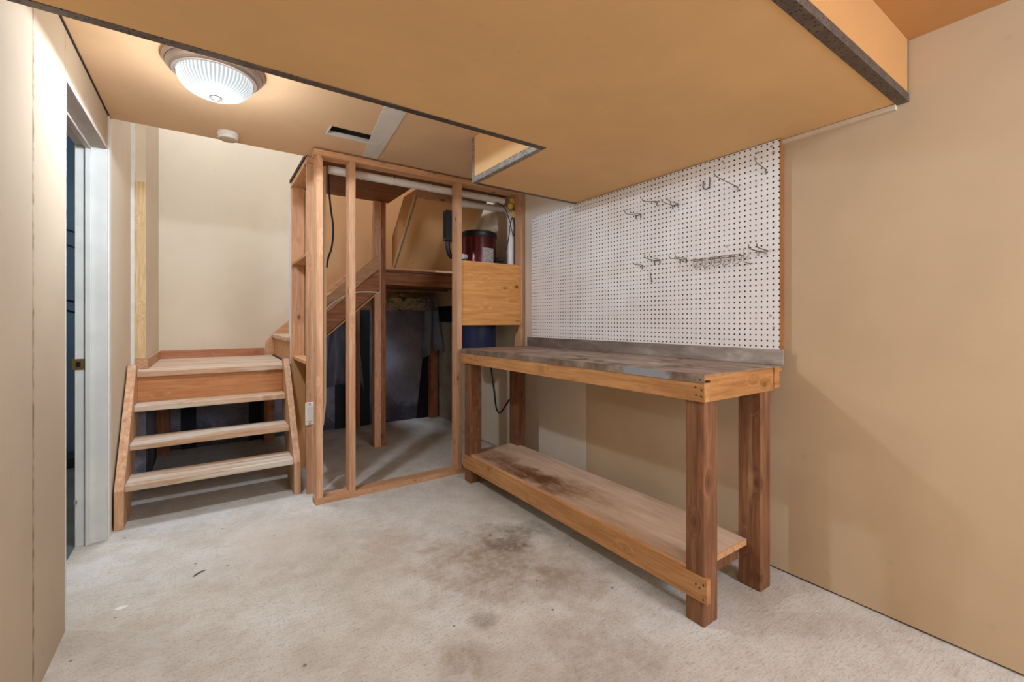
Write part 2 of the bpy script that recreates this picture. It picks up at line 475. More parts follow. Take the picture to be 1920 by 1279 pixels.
# ------------------------------------------------------------------ the setting
CZ = 2.2; SZ = 1.94; NZ = 2.165
XL, XR = -.43, 2.13
S(B(-.55, 2.5, -2.7, 4.95, -.12, 0), 'floor', M['floor'])
S(B(-3.2, -.55, 0.8, 5.0, -.12, 0), 'floor.001', M['floor_side'])

# left wall with the door opening
m = MB()
m.box(-.55, XL, -2.7, 2.244, 0, 2.45)
m.box(-.55, XL, 2.244, 3.05, 2.03, 2.45)
S(m, 'wall_left', M['wall_left'])
m = MB()
m.box(-.55, XL, 3.07, 3.12, 0, 2.45)
m.box(-.55, XL, 3.12, 3.89, 0, 4.6)
m.box(-.60, -.352, 3.89, 4.85, .765, 4.6)
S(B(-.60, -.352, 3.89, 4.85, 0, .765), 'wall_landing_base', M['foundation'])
S(m, 'wall_left_stair', M['wall_stair'])
S(B(-.43, -.409, 3.882, 3.89, .80, 2.62), 'trim_1', M['white_trim'])
S(B(-.431, -.424, 3.07, 3.125, 0, 2.2), 'trim_2', M['white_trim'])
S(B(-.4305, -.4285, 2.243, 2.252, 0, 2.03), 'trim_3', M['white_trim'])

# door lining
d = tag(bpy.data.objects.new('door_1', None), kind='structure'); C.objects.link(d); d.location = (-.49, 2.65, 0)
B(-.55, XL, 3.05, 3.07, 0, 2.03).build('door_jamb', M['jamb'], d, .002)
B(-.548, XL, 2.244, 2.256, 0, 2.03).build('door_jamb', M['jamb'], d, .002)
B(-.55, XL+.002, 2.256, 3.05, 2.012, 2.03).build('door_head', M['jamb_shade'], d, .002)
B(-.511, -.488, 3.036, 3.05, 0, 2.012).build('door_stop', M['jamb'], d, .003)
B(-.512, -.488, 2.256, 3.036, 1.998, 2.012).build('door_stop', M['jamb_shade'], d, .002)
sp = B(-.562, -.512, 3.046, 3.05, .885, .94).build('strike_plate', M['brass'], d, .002)
B(-.545, -.528, 3.044, 3.0462, .90, .925).build('latch_hole', M['dark_hole'], sp)
B(-.552, -.540, 3.044, 3.05, .215, .235).build('latch_tab', M['nickel'], d)

# the side room seen through the doorway
m = MB().box(-3.2, -.55, 4.90, 5.0, 0, 2.6)
S(m, 'wall_side_room', M['blue'])
for z0, dz, lb in ((1.86, .03, 'highest dark pipe on the blue wall beyond the doorway'), (1.74, .035, 'second highest dark pipe on the blue wall beyond the doorway'), (1.30, .02, 'third dark pipe down on the blue wall beyond the doorway'), (1.22, .03, 'lowest dark pipe on the blue wall beyond the doorway')):
    m = MB().tube(smooth_path([(-1.35, 4.895, z0+.05), (-1.1, 4.89, z0+.015), (-.95, 4.89, z0), (-.84, 4.89, z0-dz), (-.70, 4.89, z0-dz)]), .006, 6)
    tag(m.build('wall_pipe', M['cord']), lb, 'pipe', 'pipes on the blue wall')
tag(B(-1.3, -.60, 4.70, 4.90, 0, .09).build('floor_sill', M['duct'], bevel=.01), 'low grey curb along the foot of the blue wall beyond the doorway', 'curb')
S(B(-3.3, -3.2, .7, 5.0, 0, 2.6), 'wall_side_room_west', M['blue'])
S(B(-3.2, -.55, .7, .8, 0, 2.6), 'wall_side_room_south', M['blue'])
S(B(-3.3, -.55, .7, 5.0, 2.6, 2.7), 'ceiling_side_room', M['ceiling'])

# right wall: drywall with a dark gap along the floor; the foundation behind it at the far end
S(B(XR, 2.22, -2.7, 4.0, .008, 2.45), 'wall_right', M['wall_right'])
S(B(2.25, 2.5, 2.7, 4.95, 0, 1.12), 'wall_foundation_right', M['foundation_side'])
S(B(2.24, 2.5, 4.0, 4.95, 1.12, 1.30), 'trim_4', M['black_sheet'])
S(B(2.22, 2.3, 3.2, 4.85, 1.30, 4.6), 'wall_right_upper', M['wall_plain'])
S(B(2.22, 2.5, -2.7, 4.0, 0, .05), 'trim_5', M['gap'])

# far wall: foundation below, drywall above
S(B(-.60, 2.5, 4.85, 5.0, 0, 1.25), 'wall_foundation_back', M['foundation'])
S(MB().prism([(-.60, .805), (.56, .805), (.80, 1.0), (.80, 4.6), (-.60, 4.6)], 'y', 4.83, 4.95), 'wall_back', M['wall_stair'])
S(MB().prism([(.80, 1.0), (1.30, 1.46), (2.25, 1.46), (2.25, 4.6), (.80, 4.6)], 'y', 4.83, 4.95), 'wall_back_alcove', M['wall_alcove'])
S(B(.56, 2.3, 4.86, 5.0, 1.25, 1.46), 'trim_6', M['bare_x'])
S(B(-.8, 2.5, -2.8, -2.7, 0, 2.45), 'wall_near', M['wall_plain'])

# ceilings
vx0, vx1, vy0, vy1 = .557, .845, 2.555, 2.665
m = MB()
m.box(-.43, vx0, 1.55, 3.12, CZ, CZ+.02); m.box(vx1, XR, 1.55, 3.12, CZ, CZ+.02)
m.box(vx0, vx1, 1.55, vy0, CZ, CZ+.02); m.box(vx0, vx1, vy1, 3.12, CZ, CZ+.02)
S(m, 'ceiling', M['ceiling'])
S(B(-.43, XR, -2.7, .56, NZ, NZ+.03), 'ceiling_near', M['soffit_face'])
m = MB().box(.62, XR, 3.12, 3.385, CZ+.01, CZ+.05).box(.62, 1.36, 3.385, 3.98, CZ+.01, CZ+.05)
S(m, 'ceiling_closet', M['bare_x'])
S(B(-.6, 2.35, 3.0, 5.0, 4.6, 4.7), 'ceiling_stairwell', M['wall_stair'])
m = MB().box(-.55, 2.3, 3.02, 3.10, 2.24, 4.6)
S(m, 'wall_stairwell_near', M['wall_stair'])
S(B(-.8, 2.5, -2.8, 3.0, 2.45, 2.5), 'ceiling_deck', M['bare_x'])

# dropped bulkhead (L-shaped)
m = MB().prism([(XL, .515), (XR, .515), (XR, 2.264), (1.274, 2.264), (1.274, 1.635), (XL, 1.635)], 'z', SZ, CZ)
S(m, 'ceiling_bulkhead', M['soffit'])
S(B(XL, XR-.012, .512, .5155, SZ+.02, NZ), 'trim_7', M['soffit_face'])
def bead(name, mb, mat): return S(mb, name, mat, bevel=.0008)
bead('trim_8', MB().box(XL, 1.300, 1.604, 1.637, SZ-.0025, SZ).box(XL, 1.274, 1.635, 1.638, SZ, SZ+.03), M['bead'])
bead('trim_9', MB().box(XL, XR-.004, .512, .545, SZ-.0025, SZ).box(XL, XR-.004, .509, .512, SZ-.0025, SZ+.028), M['bead'])
bead('trim_10', MB().box(1.2715, 1.274, 1.637, 2.266, SZ-.001, SZ+.030).box(1.274, 1.303, 1.637, 2.266, SZ-.0025, SZ), M['bead_bright'])
bead('trim_11', MB().box(1.2713, 1.274, 2.236, 2.266, SZ+.030, CZ).box(1.274, 1.30, 2.2645, 2.267, SZ, CZ), M['bead_bright'])
bead('trim_12', MB().box(1.303, XR, 2.240, 2.267, SZ-.0025, SZ), M['bead'])
S(B(XR-.022, XR, .545, .94, SZ-.020, SZ-.002), 'trim_13', M['pale'])
S(B(XR-.012, XR, .512, .5155, SZ, NZ), 'trim_14', M['gap'])
S(B(XL, XL+.006, 1.64, 3.12, CZ-.006, CZ), 'trim_15', M['gap'])
S(MB().prism([(.655, 1.66), (.78, 1.66), (.916, 2.90), (.817, 2.90)], 'z', CZ-.003, CZ), 'trim_16', M['patch'])

# base boards on the stair landing
S(B(-.352, .44, 4.812, 4.83, .805, .875), 'baseboard_back', M['base_x'], bevel=.002)
S(MB().prism([(-.409, 3.876), (-.338, 3.876), (-.338, 4.812), (-.352, 4.812), (-.352, 3.89), (-.409, 3.89)], 'z', .805, .875), 'baseboard_left', M['stud_y'], bevel=.002)

# ------------------------------------------------------------------ ceiling fixtures
L = (.025, 2.24)
lamp = thing('ceiling_light', 'round flush ceiling light with a lit ribbed white glass bowl', 'ceiling light', (L[0], L[1], CZ))
MB().lathe([(0, 0), (.178, 0), (.182, -.006), (.180, -.014), (.172, -.020), (.168, -.018)], (L[0], L[1], CZ), 64).build('pan', M['nickel'], lamp, smooth=True)
MB().lathe([(.168, -.014), (.170, -.024), (.164, -.034), (.152, -.040), (.150, -.048), (.140, -.050), (.132, -.044), (.128, -.02)], (L[0], L[1], CZ), 64).build('rim', M['nickel'], lamp, smooth=True)
prof = [(.137, -.046)] + [(.134*math.cos(a)**.8, -.050-.078*math.sin(a)) for a in [i*PI/2/14 for i in range(15)]]
prof = [(max(r, .002), z) for r, z in prof]
def rib(k, i): return (.0022 if k % 4 < 2 else -.0012) * (1 if 1 < i < 9 else 0)
MB().lathe(prof, (L[0], L[1], CZ), 224, rib).build('glass_bowl', M['glow'], lamp, smooth=True)
MB().lathe([(0, -.124), (.022, -.126), (.024, -.131), (.018, -.137), (.008, -.140), (.005, -.146), (0, -.148)], (L[0], L[1], CZ), 24).build('finial', M['finial'], lamp, smooth=True)
ll = light('bulb_light', 'SPOT', (0, 0, -.150), 35, (.79, .94, 1.13), .04); ll.parent = lamp
ll.data.spot_size = math.radians(180); ll.data.spot_blend = .03
gl = light('bulb_glow', 'POINT', (0, 0, -.23), 8, (.92, .97, 1.0), .08); gl.parent = lamp

sd = thing('smoke_detector', 'small round white smoke detector on the ceiling behind the light', 'smoke detector', (.092, 2.985, CZ))
MB().lathe([(0, 0), (.052, 0), (.054, -.012), (.050, -.016)], (.092, 2.985, CZ), 40).build('mounting_plate', M['white_plastic'], sd, smooth=True)
MB().lathe([(.050, -.016), (.053, -.020), (.050, -.034), (.046, -.037)], (.092, 2.985, CZ), 40).build('housing', M['white_plastic'], sd, smooth=True)
MB().lathe([(.046, -.037), (.040, -.041), (0, -.042)], (.092, 2.985, CZ), 40).build('face', M['smoke_base'], sd, smooth=True)

vt = thing('ceiling_vent', 'narrow uncovered air vent slot in the ceiling with dark duct inside', 'vent', (.70, 2.61, CZ))
m = MB().box(vx0, vx1, vy0-.002, vy0, CZ, CZ+.12).box(vx0, vx1, vy1, vy1+.002, CZ+.02, CZ+.12)
m.box(vx0-.002, vx0, vy0, vy1, CZ, CZ+.12).box(vx1, vx1+.002, vy0, vy1, CZ, CZ+.12).box(vx0, vx1, vy0, vy1, CZ+.12, CZ+.122)
m.build('duct', M['duct'], vt)
m = MB().box(vx0-.006, vx1+.006, vy1-.004, vy1+.012, CZ-.004, CZ+.018).box(vx1-.004, vx1+.014, vy0, vy1, CZ-.004, CZ+.018).box(vx0-.008, vx0+.002, vy0, vy1, CZ-.003, CZ+.012)
m.build('ragged_rim', M['patch'], vt, .002)

# ------------------------------------------------------------------ stud frame
SY0, SY1 = 2.905, 2.994
fr = thing('stud_frame', 'unfinished pine stud wall frame with open bays beside the workbench', 'stud frame', (1.33, SY0, 0))
B(.532, XR-.003, SY0, SY1, 2.150, 2.188).build('top_plate', M['stud_x'], fr, .002)
B(.538, XR-.003, SY0, SY1, 0, .038).build('bottom_plate', M['stud_x'], fr, .002)
for x0, x1 in ((.545, .583), (.741, .779), (1.511, 1.549), (2.088, 2.126)):
    B(x0+.0, x1, SY0+.001, SY1, .038, 2.150).build('stud', M['stud'], fr, .002)

pp = thing('pine_panel', 'square knotty orange pine panel fixed across the last stud bay', 'wood panel', (1.8, SY0+.02, 1.10))
B(1.5495, 2.0875, SY0+.012, SY0+.028, 1.098, 1.583).build('board', M['panel'], pp, .001)
B(2.045, 2.080, SY0+.009, SY0+.0121, 1.128, 1.131).build('dark_slot', M['dark_hole'], pp)

# ------------------------------------------------------------------ shelf niche at the end of the stair wall
ni = thing('shelf_niche', 'stud bay with small built-in shelves at the side of the stairs', 'shelf niche', (.57, 3.4, 0))
B(.528, .617, 3.125, 3.163, 0, 2.160).build('stud', M['stud'], ni, .002)
B(.528, .617, 3.742, 3.780, 0, 2.160).build('stud', M['stud'], ni, .002)
B(.524, .617, 3.10, 3.80, 2.160, 2.198).build('top_plate', M['stud_y'], ni, .002)
B(.530, .617, 3.163, 3.742, 1.560, 1.580).build('shelf', M['edge_y'], ni, .001)
B(.530, .617, 3.163, 3.742, .842, .864).build('shelf', M['edge_y'], ni, .001)
B(.532, .617, 3.715, 3.741, 0, .842).build('lower_panel', M['slope'], ni)
B(.522, .530, 3.782, 3.862, .80, 2.20).build('corner_bead', M['white_trim'], ni)
dp = MB().prism([(3.06, 2.14), (3.80, 2.14), (3.80, .36), (3.25, .36), (3.13, .44), (3.06, .60)], 'x', .620, .633)
dp.build('back_board', M['wall_plain'], ni)
S(MB().box(.518, .617, 3.10, 3.80, 2.198, 2.222), 'trim_17', M['gap'])

ob = thing('outlet_box', 'white cover plate screwed to the stud beside the stair shelves', 'outlet', (.558, 3.124, .45))
B(.517, .569, 3.114, 3.1245, .452, .600).build('cover_plate', M['white_plastic'], ob, .006)
B(.528, .560, 3.109, 3.1145, .478, .574).build('receptacle', M['white_plastic'], ob, .004)
for z in (.463, .589):
    MB().tube([(.543, 3.1145, z), (.543, 3.1115, z)], .004, 10).build('screw', M['nail'], ob)

# ------------------------------------------------------------------ lower stairs and landing
st = thing('staircase', 'short wooden stairs with three worn open treads up to a landing', 'stairs', (.04, 3.4, 0))
sl, sr = -.378, .458
side = [(3.16, 0), (3.16, .21), (3.66, .845), (3.735, .845), (3.735, .46), (3.42, 0)]
MB().prism(side, 'x', sl-.042, sl).build('stringer', M['string'], st, .003)
MB().prism([(y+.0, z) for y, z in side], 'x', sr, sr+.04).build('stringer', M['string'], st, .003)
for y, z in ((3.172, .232), (3.362, .412), (3.545, .606)):
    B(sl, sr, y, y+.225, z-.037, z).build('tread', M['tread'], st, .005)
B(sl, sr, 3.715, 3.733, .606, .768).build('riser', M['riser'], st, .001)
m = MB().prism([(sl, 3.68), (sr, 3.68), (sr, 3.80), (.50, 3.80), (.50, 4.829), (-.352, 4.829), (-.352, 3.876), (-.40, 3.876), (-.40, 3.74), (sl, 3.74)], 'z', .768, .805)
m.build('landing', M['tread'], st, .004)
for x0, x1 in ((-.34, -.30), (.418, .457)): B(x0, x1, 3.74, 4.69, .63, .767).build('joist', M['stud_y'], st)
B(-.36, -.27, 4.70, 4.80, 0, .767).build('support_post', M['old_z'], st, .002)
B(.43, .515, 4.70, 4.80, 0, .767).build('support_post', M['old_z'], st, .002)

# second flight, seen from below through the frame
s2 = thing('upper_stair_flight', 'second flight of wooden stairs rising behind the stud frame', 'stairs', (.85, 4.3, .8))
def zl(x): return .965 + .89*(x-.47)
MB().prism([(.634, zl(.634)-.22), (.634, zl(.634)-.05), (1.21, zl(1.21)-.05), (1.21, zl(1.21)-.22)], 'y', 3.76, 3.80).build('stringer', M['old_x'], s2, .002)
MB().prism([(.634, zl(.634)-.04), (.634, zl(.634)+.08), (1.21, zl(1.21)+.08), (1.21, zl(1.21)-.04)], 'y', 3.765, 3.79).build('skirt_board', M['stud_x'], s2, .002)
MB().prism([(.634, zl(.634)-.225), (1.21, zl(1.21)-.225), (1.21, zl(1.21)-.240), (.634, zl(.634)-.24)], 'y', 3.75, 3.80).build('edge_strip', M['edge_y'], s2)
MB().prism([(.45, .805), (.45, .93), (.52, 1.02), (1.25, 1.67), (1.25, 1.45), (.55, .805)], 'y', 4.795, 4.828).build('skirt_board', M['stud_x'], s2, .002)
m = MB()
for i, x in enumerate((.50, .72, .94)):
    z = 1.005 + .2*i
    B(x, x+.25, 3.80, 4.795, z-.035, z).build('tread', M['tread'], s2, .004)
    B(x+.02, x+.035, 3.80, 4.795, z-.199, z-.036).build('riser', M['stud_x'], s2)

po = thing('support_post', 'doubled wooden post standing under the upper stair landing', 'post', (1.27, 3.96, 0))
B(1.218, 1.276, 3.93, 4.02, 0, 2.205).build('stud', M['stud'], po, .002)
B(1.278, 1.322, 3.935, 4.02, 0, 2.205).build('stud', M['old_z'], po, .002)

ld = thing('upper_landing', 'raised stair landing on a heavy beam at the back of the alcove', 'landing', (1.75, 4.4, 1.45))
B(1.323, 2.218, 3.97, 4.01, 1.462, 1.580).build('beam', M['old_x'], ld, .003)
B(1.323, 2.218, 3.951, 4.828, 1.580, 1.603).build('deck', M['bare_x'], ld, .001)
for y in (4.2, 4.5): B(1.323, 2.218, y, y+.04, 1.462, 1.579).build('joist', M['bare_x'], ld)

# third flight over the alcove: sloped underside
s3 = thing('sloped_stair_underside', 'boarded sloping underside of stairs over the alcove', 'stair underside', (1.8, 3.7, 1.6))
def ln(y): return 2.2 - (y-3.39)*1.036
pl = [(3.949, ln(3.949)), (3.39, ln(3.39)), (3.66, 2.2), (3.949, ln(3.949)+.28)]
MB().prism(pl, 'x', 1.385, 1.41).build('stringer', M['slope'], s3, .002)
MB().prism([(3.949, ln(3.949)+.0), (3.39, ln(3.39)), (3.403, ln(3.39)), (3.949, ln(3.949)+.014)], 'x', 1.412, 2.02).build('sloped_board', M['slope'], s3)
MB().prism(pl, 'x', 2.022, 2.06).build('stringer', M['wall_plain'], s3, .002)
MB().prism([(3.949, ln(3.949)-.006), (3.39, ln(3.39)-.006), (3.39, ln(3.39)+.002), (3.949, ln(3.949)+.002)], 'x', 1.404, 1.416).build('corner_bead', M['bead_bright'], s3)
B(1.40, 2.05, 3.387, 3.41, 2.14, 2.2).build('cross_cleat', M['stud_x'], s3)

# ------------------------------------------------------------------ things in the alcove behind
bt = MB(); rr = random.Random(3); nx, ny = 26, 8
vs_ = []
for i in range(nx+1):
    for j in range(ny+1):
        a = j/ny*PI
        vs_.append((1.50+.60*i/nx, 4.85-.11*math.sin(a)*(1+.35*rr.uniform(-1.6, 1.6)), 1.255+.205*j/ny+rr.uniform(-.008, .008)))
bt.add(vs_, [(i*(ny+1)+j, (i+1)*(ny+1)+j, (i+1)*(ny+1)+j+1, i*(ny+1)+j+1) for i in range(nx) for j in range(ny)])
tag(bt.build('insulation_batt', M['batt'], smooth=True), 'rumpled yellow insulation batt stuffed above the dark foundation wall', 'insulation')
def strip(mb, name, mat, label, cat, group=None):
    return tag(mb.build(name, mat, bevel=.002), label, cat, group)
strip(B(1.33, 1.445, 4.838, 4.85, 0, 1.25), 'sheathing_strip', M['black_sheet'], 'tall black strip on the foundation wall left of the doubled post', 'black strip', 'black sheathing strips')
strip(B(1.09, 1.20, 4.838, 4.85, 0, .52), 'sheathing_strip', M['black_sheet'], 'short black strip low on the foundation behind the second stud', 'black strip', 'black sheathing strips')
strip(MB().prism([(1.985, 0), (2.13, 0), (2.13, .80), (2.075, .80)], 'y', 4.838, 4.85), 'sheathing_strip', M['black_sheet'], 'wedge shaped black strip in the far foundation corner', 'black strip', 'black sheathing strips')
strip(B(-.20, -.09, 4.838, 4.85, 0, .72), 'sheathing_strip', M['black_sheet'], 'black strip under the landing at the left, behind the open treads', 'black strip', 'black sheathing strips')
strip(B(.315, .42, 4.838, 4.85, 0, .72), 'sheathing_strip', M['black_sheet'], 'black strip under the landing at the right, behind the open treads', 'black strip', 'black sheathing strips')
strip(B(1.275, 1.325, 4.77, 4.85, 0, 1.25), 'furring_stud', M['old_z'], 'old brown stud against the foundation wall beside the tall black strip', 'stud', 'studs on the foundation')
strip(B(2.135, 2.22, 4.77, 4.85, 0, .85), 'furring_stud', M['old_z'], 'old brown stud in the far foundation corner below hanging plastic', 'stud', 'studs on the foundation')

def film(name, c, w0, w1, z1, z0, ph, label):
    nx, nz = 18, 14; vs = []; fs = []
    for j in range(nz+1):
        t = j/nz; ww = w0+(w1-w0)*t
        for i in range(nx+1):
            u = i/nx-.5
            vs.append((c[0]+u*ww+.03*t*math.sin(ph), c[1]+.035*math.sin(u*13+ph)*(.3+t)+.012*math.sin(t*9+i), z1+(z0-z1)*t+.05*t*math.sin(u*4+ph)))
    for j in range(nz):
        for i in range(nx):
            k = j*(nx+1)+i; fs.append((k, k+1, k+nx+2, k+nx+1))
    o = MB().add(vs, fs).build(name, M['film'], smooth=True)
    sm = o.modifiers.new('thickness', 'SOLIDIFY'); sm.thickness = .001
    return tag(o, label, 'plastic sheet', 'hanging vapour barrier plastic')
film('plastic_sheet', (2.10, 4.66), .12, .30, 1.45, .74, 1.0, 'clear plastic sheet hanging in the far corner below the insulation')
film('plastic_sheet', (1.17, 4.80), .22, .40, 1.22, .42, 2.4, 'clear plastic sheet hanging behind the second stud under the stairs')

# central vacuum
cv = (1.90, 3.27)
va = thing('vacuum_canister', 'maroon metal canister with black lid and navy bucket on the wall', 'vacuum canister', (cv[0], cv[1], .80))
MB().lathe([(0, 1.885), (.135, 1.885), (.158, 1.872), (.160, 1.835), (.155, 1.828)], (cv[0], cv[1], 0), 48).build('lid', M['black'], va, smooth=True)
MB().lathe([(.154, 1.83), (.154, 1.34), (.148, 1.335)], (cv[0], cv[1], 0), 48).build('body', M['maroon'], va, smooth=True)
MB().lathe([(.150, 1.335), (.157, 1.33), (.157, 1.30), (.150, 1.295)], (cv[0], cv[1], 0), 48).build('band', M['black'], va, smooth=True)
MB().lathe([(.150, 1.30), (.150, .84), (.135, .805), (0, .80)], (cv[0], cv[1], 0), 48).build('bucket', M['navy'], va, smooth=True)
m = MB(); a0, a1 = math.radians(-108), math.radians(-66); n = 8
vs_ = [(cv[0]+.1555*math.cos(a0+(a1-a0)*i/n), cv[1]+.1555*math.sin(a0+(a1-a0)*i/n), z) for i in range(n+1) for z in (1.60, 1.735)]
m.add(vs_, [(2*i, 2*i+2, 2*i+3, 2*i+1) for i in range(n)]).build('sticker', M['label'], va)
B(cv[0]+.10, XR, cv[1]-.05, cv[1]+.05, 1.44, 1.60).build('wall_bracket', M['duct'], va)
MB().tube([(cv[0]-.150, cv[1]-.05, 1.66), (cv[0]-.185, cv[1]-.065, 1.66)], .022, 16).build('inlet', M['pvc'], va, smooth=True)
MB().tube([(cv[0]+.09, cv[1]-.13, 1.64), (cv[0]+.13, cv[1]-.19, 1.645)], .016, 14).build('outlet', M['duct'], va, smooth=True)

pv = thing('pvc_pipe', 'white plastic pipe run under the top plate that elbows down', 'pipe', (1.4, 3.03, 2.115))
MB().tube([(.64, 3.03, 2.112), (2.0, 3.03, 2.116)], .027, 20).build('long_run', M['pvc'], pv, smooth=True)
el = [(2.0, 3.03, 2.116)] + [(2.0+.07*math.sin(a), 3.03, 2.116-.07*(1-math.cos(a))) for a in [i*PI/2/8 for i in range(9)]] + [(2.07, 3.03, 2.02)]
MB().tube(el, .032, 20).build('elbow', M['pvc'], pv, smooth=True)
MB().tube([(2.07, 3.03, 2.03), (2.07, 3.03, 1.42)], .027, 20).build('drop', M['pvc'], pv, smooth=True)
for x in (.85, 1.06, 1.35): MB().tube([(x+.028*0, 3.03+.029*math.cos(a), 2.114+.029*math.sin(a)) for a in [k*2*PI/16 for k in range(17)]], .0025, 6).build('hanger_tie', M['white_plastic'], pv)
p2 = thing('exhaust_pipe', 'second shorter white plastic pipe with a collar below the long run', 'pipe', (1.85, 3.14, 2.09))
MB().tube([(1.66, 3.15, 2.075), (2.07, 3.15, 2.085)], .027, 20).build('tube', M['pvc'], p2, smooth=True)
MB().tube([(1.655, 3.15, 2.075), (1.72, 3.15, 2.076)], .032, 20).build('collar', M['pvc'], p2, smooth=True)
MB().tube(smooth_path([(2.07, 3.15, 2.085), (2.078, 3.10, 2.07), (2.072, 3.05, 2.03)]), .024, 14).build('branch', M['pvc'], p2, smooth=True)

bb = thing('black_box', 'slim black box mounted behind the third stud of the frame', 'box', (1.5, 3.03, 1.73))
B(1.466, 1.545, 2.996, 3.055, 1.735, 1.965).build('case', M['black'], bb, .006)
B(1.462, 1.4665, 3.004, 3.047, 1.755, 1.945).build('cover', M['black_sheet'], bb, .002)
MB().tube(smooth_path([(1.495, 3.03, 1.735), (1.495, 3.03, 1.68), (1.52, 3.04, 1.63), (1.56, 3.06, 1.62)]), .018, 12).build('flexible_hose', M['black'], bb, smooth=True)

fm = MB(); rr = random.Random(5)
for k in range(7):
    c = (2.09+rr.uniform(-.025, .02), 3.02+rr.uniform(-.02, .03), 2.14-.028*k); r = rr.uniform(.018, .034)*(1-.06*k)
    fm.lathe([(r*math.sin(a)+1e-4, -r*math.cos(a)) for a in [i*PI/8 for i in range(9)]], c, 12)
tag(fm.build('spray_foam', M['foam'], smooth=True), 'lumpy yellow spray foam in the corner beside the pipe elbow', 'foam')

def wire(name, pts, r, mat, label, cat='wire'):
    return tag(MB().tube(smooth_path(pts), r, 8).build(name, M[mat], smooth=True), label, cat)
wire('thin_cable', [(1.72, 3.06, 2.12), (1.86, 3.04, 2.115), (1.98, 3.0, 2.06), (2.03, 2.99, 1.96), (2.05, 2.985, 1.88), (2.075, 2.99, 1.83), (2.085, 2.99, 1.90), (2.06, 2.985, 1.98), (2.04, 2.99, 1.92), (2.04, 3.02, 1.80), (2.01, 3.06, 1.60), (1.98, 3.10, 1.50)], .0035, 'cord', 'thin black cable looped round the white vertical pipe')
wire('power_cord', [(2.10, 3.42, .95), (2.11, 3.40, .70), (2.115, 3.36, .50), (2.118, 3.335, .37), (2.12, 3.30, .32), (2.12, 3.25, .33), (2.12, 3.18, .40), (2.12, 3.12, .46), (2.12, 3.05, .50)], .006, 'cord', 'black power cord hanging on the wall behind the workbench', 'cord')
wire('white_cable', [(.64, 3.742, 1.09), (.72, 3.742, 1.17), (.84, 3.742, 1.29), (.98, 3.742, 1.36), (1.10, 3.742, 1.375), (1.205, 3.742, 1.372)], .007, 'cable', 'white cable stapled along the upper stair stringer')
wire('black_wire', [(.640, 3.02, 2.08), (.642, 3.02, 1.98), (.655, 3.03, 1.86), (.675, 3.05, 1.74), (.668, 3.06, 1.62), (.645, 3.06, 1.54), (.637, 3.062, 1.48)], .006, 'cord', 'black wire hanging down beside the first stud of the frame')
wire('stub_wire', [(1.19, 4.70, 1.22), (1.192, 4.70, 1.15), (1.19, 4.70, 1.10)], .008, 'cable', 'short white wire end dangling below the upper stairs')

# ------------------------------------------------------------------ board left open on the left stair wall
tag(B(-.408, -.350, 3.878, 3.89, .876, 2.075).build('wall_board', M['veneer'], bevel=.001), 'tall narrow pale wood board set in the left stair wall', 'board')
tag(B(-.43, -.402, 3.8865, 3.89, 2.13, 2.40).build('masking_strip', M['cable']), 'short cream strip on the wall above the pale narrow board', 'strip')

# ------------------------------------------------------------------ workbench
wb = thing('workbench', 'long wooden workbench with worn metal top and a lower shelf', 'workbench', (1.485, .924, 0))
X0, Y0, Y1 = 1.485, .924, 2.80
legs = [(1.50, 1.589, .935, 1.012, .838), (1.50, 1.589, 2.688, 2.775, .838), (1.892, 1.975, .925, 1.02, .90), (1.895, 1.972, 2.688, 2.79, .90)]
for a, b, c, d_, h in legs: B(a, b, c, d_, 0, h).build('leg', M['leg'], wb, .004)
B(X0, X0+.038, Y0, Y1, .832, .903).build('front_apron', M['apron_y'], wb, .002)
B(X0+.038, 2.0, Y0, Y0+.036, .832, .912).build('end_apron', M['apron_x'], wb, .002)
B(2.0, 2.045, Y0-.004, Y0+.04, .842, .932).build('cleat', M['apron_x'], wb, .002)
B(X0+.038, 2.0, Y1-.04, Y1-.004, .832, .912).build('end_apron', M['apron_x'], wb, .002)
B(X0+.004, 2.08, Y0+.002, Y1-.002, .912, .931).build('deck', M['apron_x'], wb)
B(X0-.002, 2.085, Y0-.003, Y1, .931, .935).build('metal_top', M['metal_top'], wb)
B(X0-.003, X0, Y0-.001, Y1, .903, .934).build('metal_lip', M['metal_lip'], wb)
B(2.078, 2.084, Y0-.004, Y1+.01, .935, 1.004).build('backsplash', M['splash'], wb, .001)
B(1.487, 1.512, .916, 2.776, .098, .186).build('front_rail', M['apron_y'], wb, .0015)
m = MB().box(1.512, 1.93, .985, 2.775, .182, .200)
m.build('shelf', M['shelf'], wb, .001)
B(1.504, 1.5125, .99, 2.77, .186, .2005).build('shelf_edge', M['edge_y'], wb, .001)
B(1.589, 1.89, .982, .9848, .176, .2005).build('shelf_end', M['edge_y'], wb)
B(1.589, 1.895, 2.74, 2.778, .10, .181).build('shelf_bearer', M['leg'], wb)
B(1.589, 1.892, 1.02, 1.055, .10, .181).build('shelf_bearer', M['leg'], wb)
def scr(parent, pts):
    for (x, y, z) in pts:
        MB().tube([(x+.004, y, z), (x, y, z)], .004, 10).build('screw_head', M['nail'], parent)
scr(wb, [(X0-.0006, Y0+.012+.02*0, .877), (X0-.0006, Y0+.034, .856), (X0-.0006, Y0+.036, .884), (X0-.0006, Y0+.013, .853), (X0-.0036, Y0+.015, .915),
         (1.4865, .93, .112), (1.4865, .945, .150), (1.4865, .93, .165), (1.4865, .96, .155)])

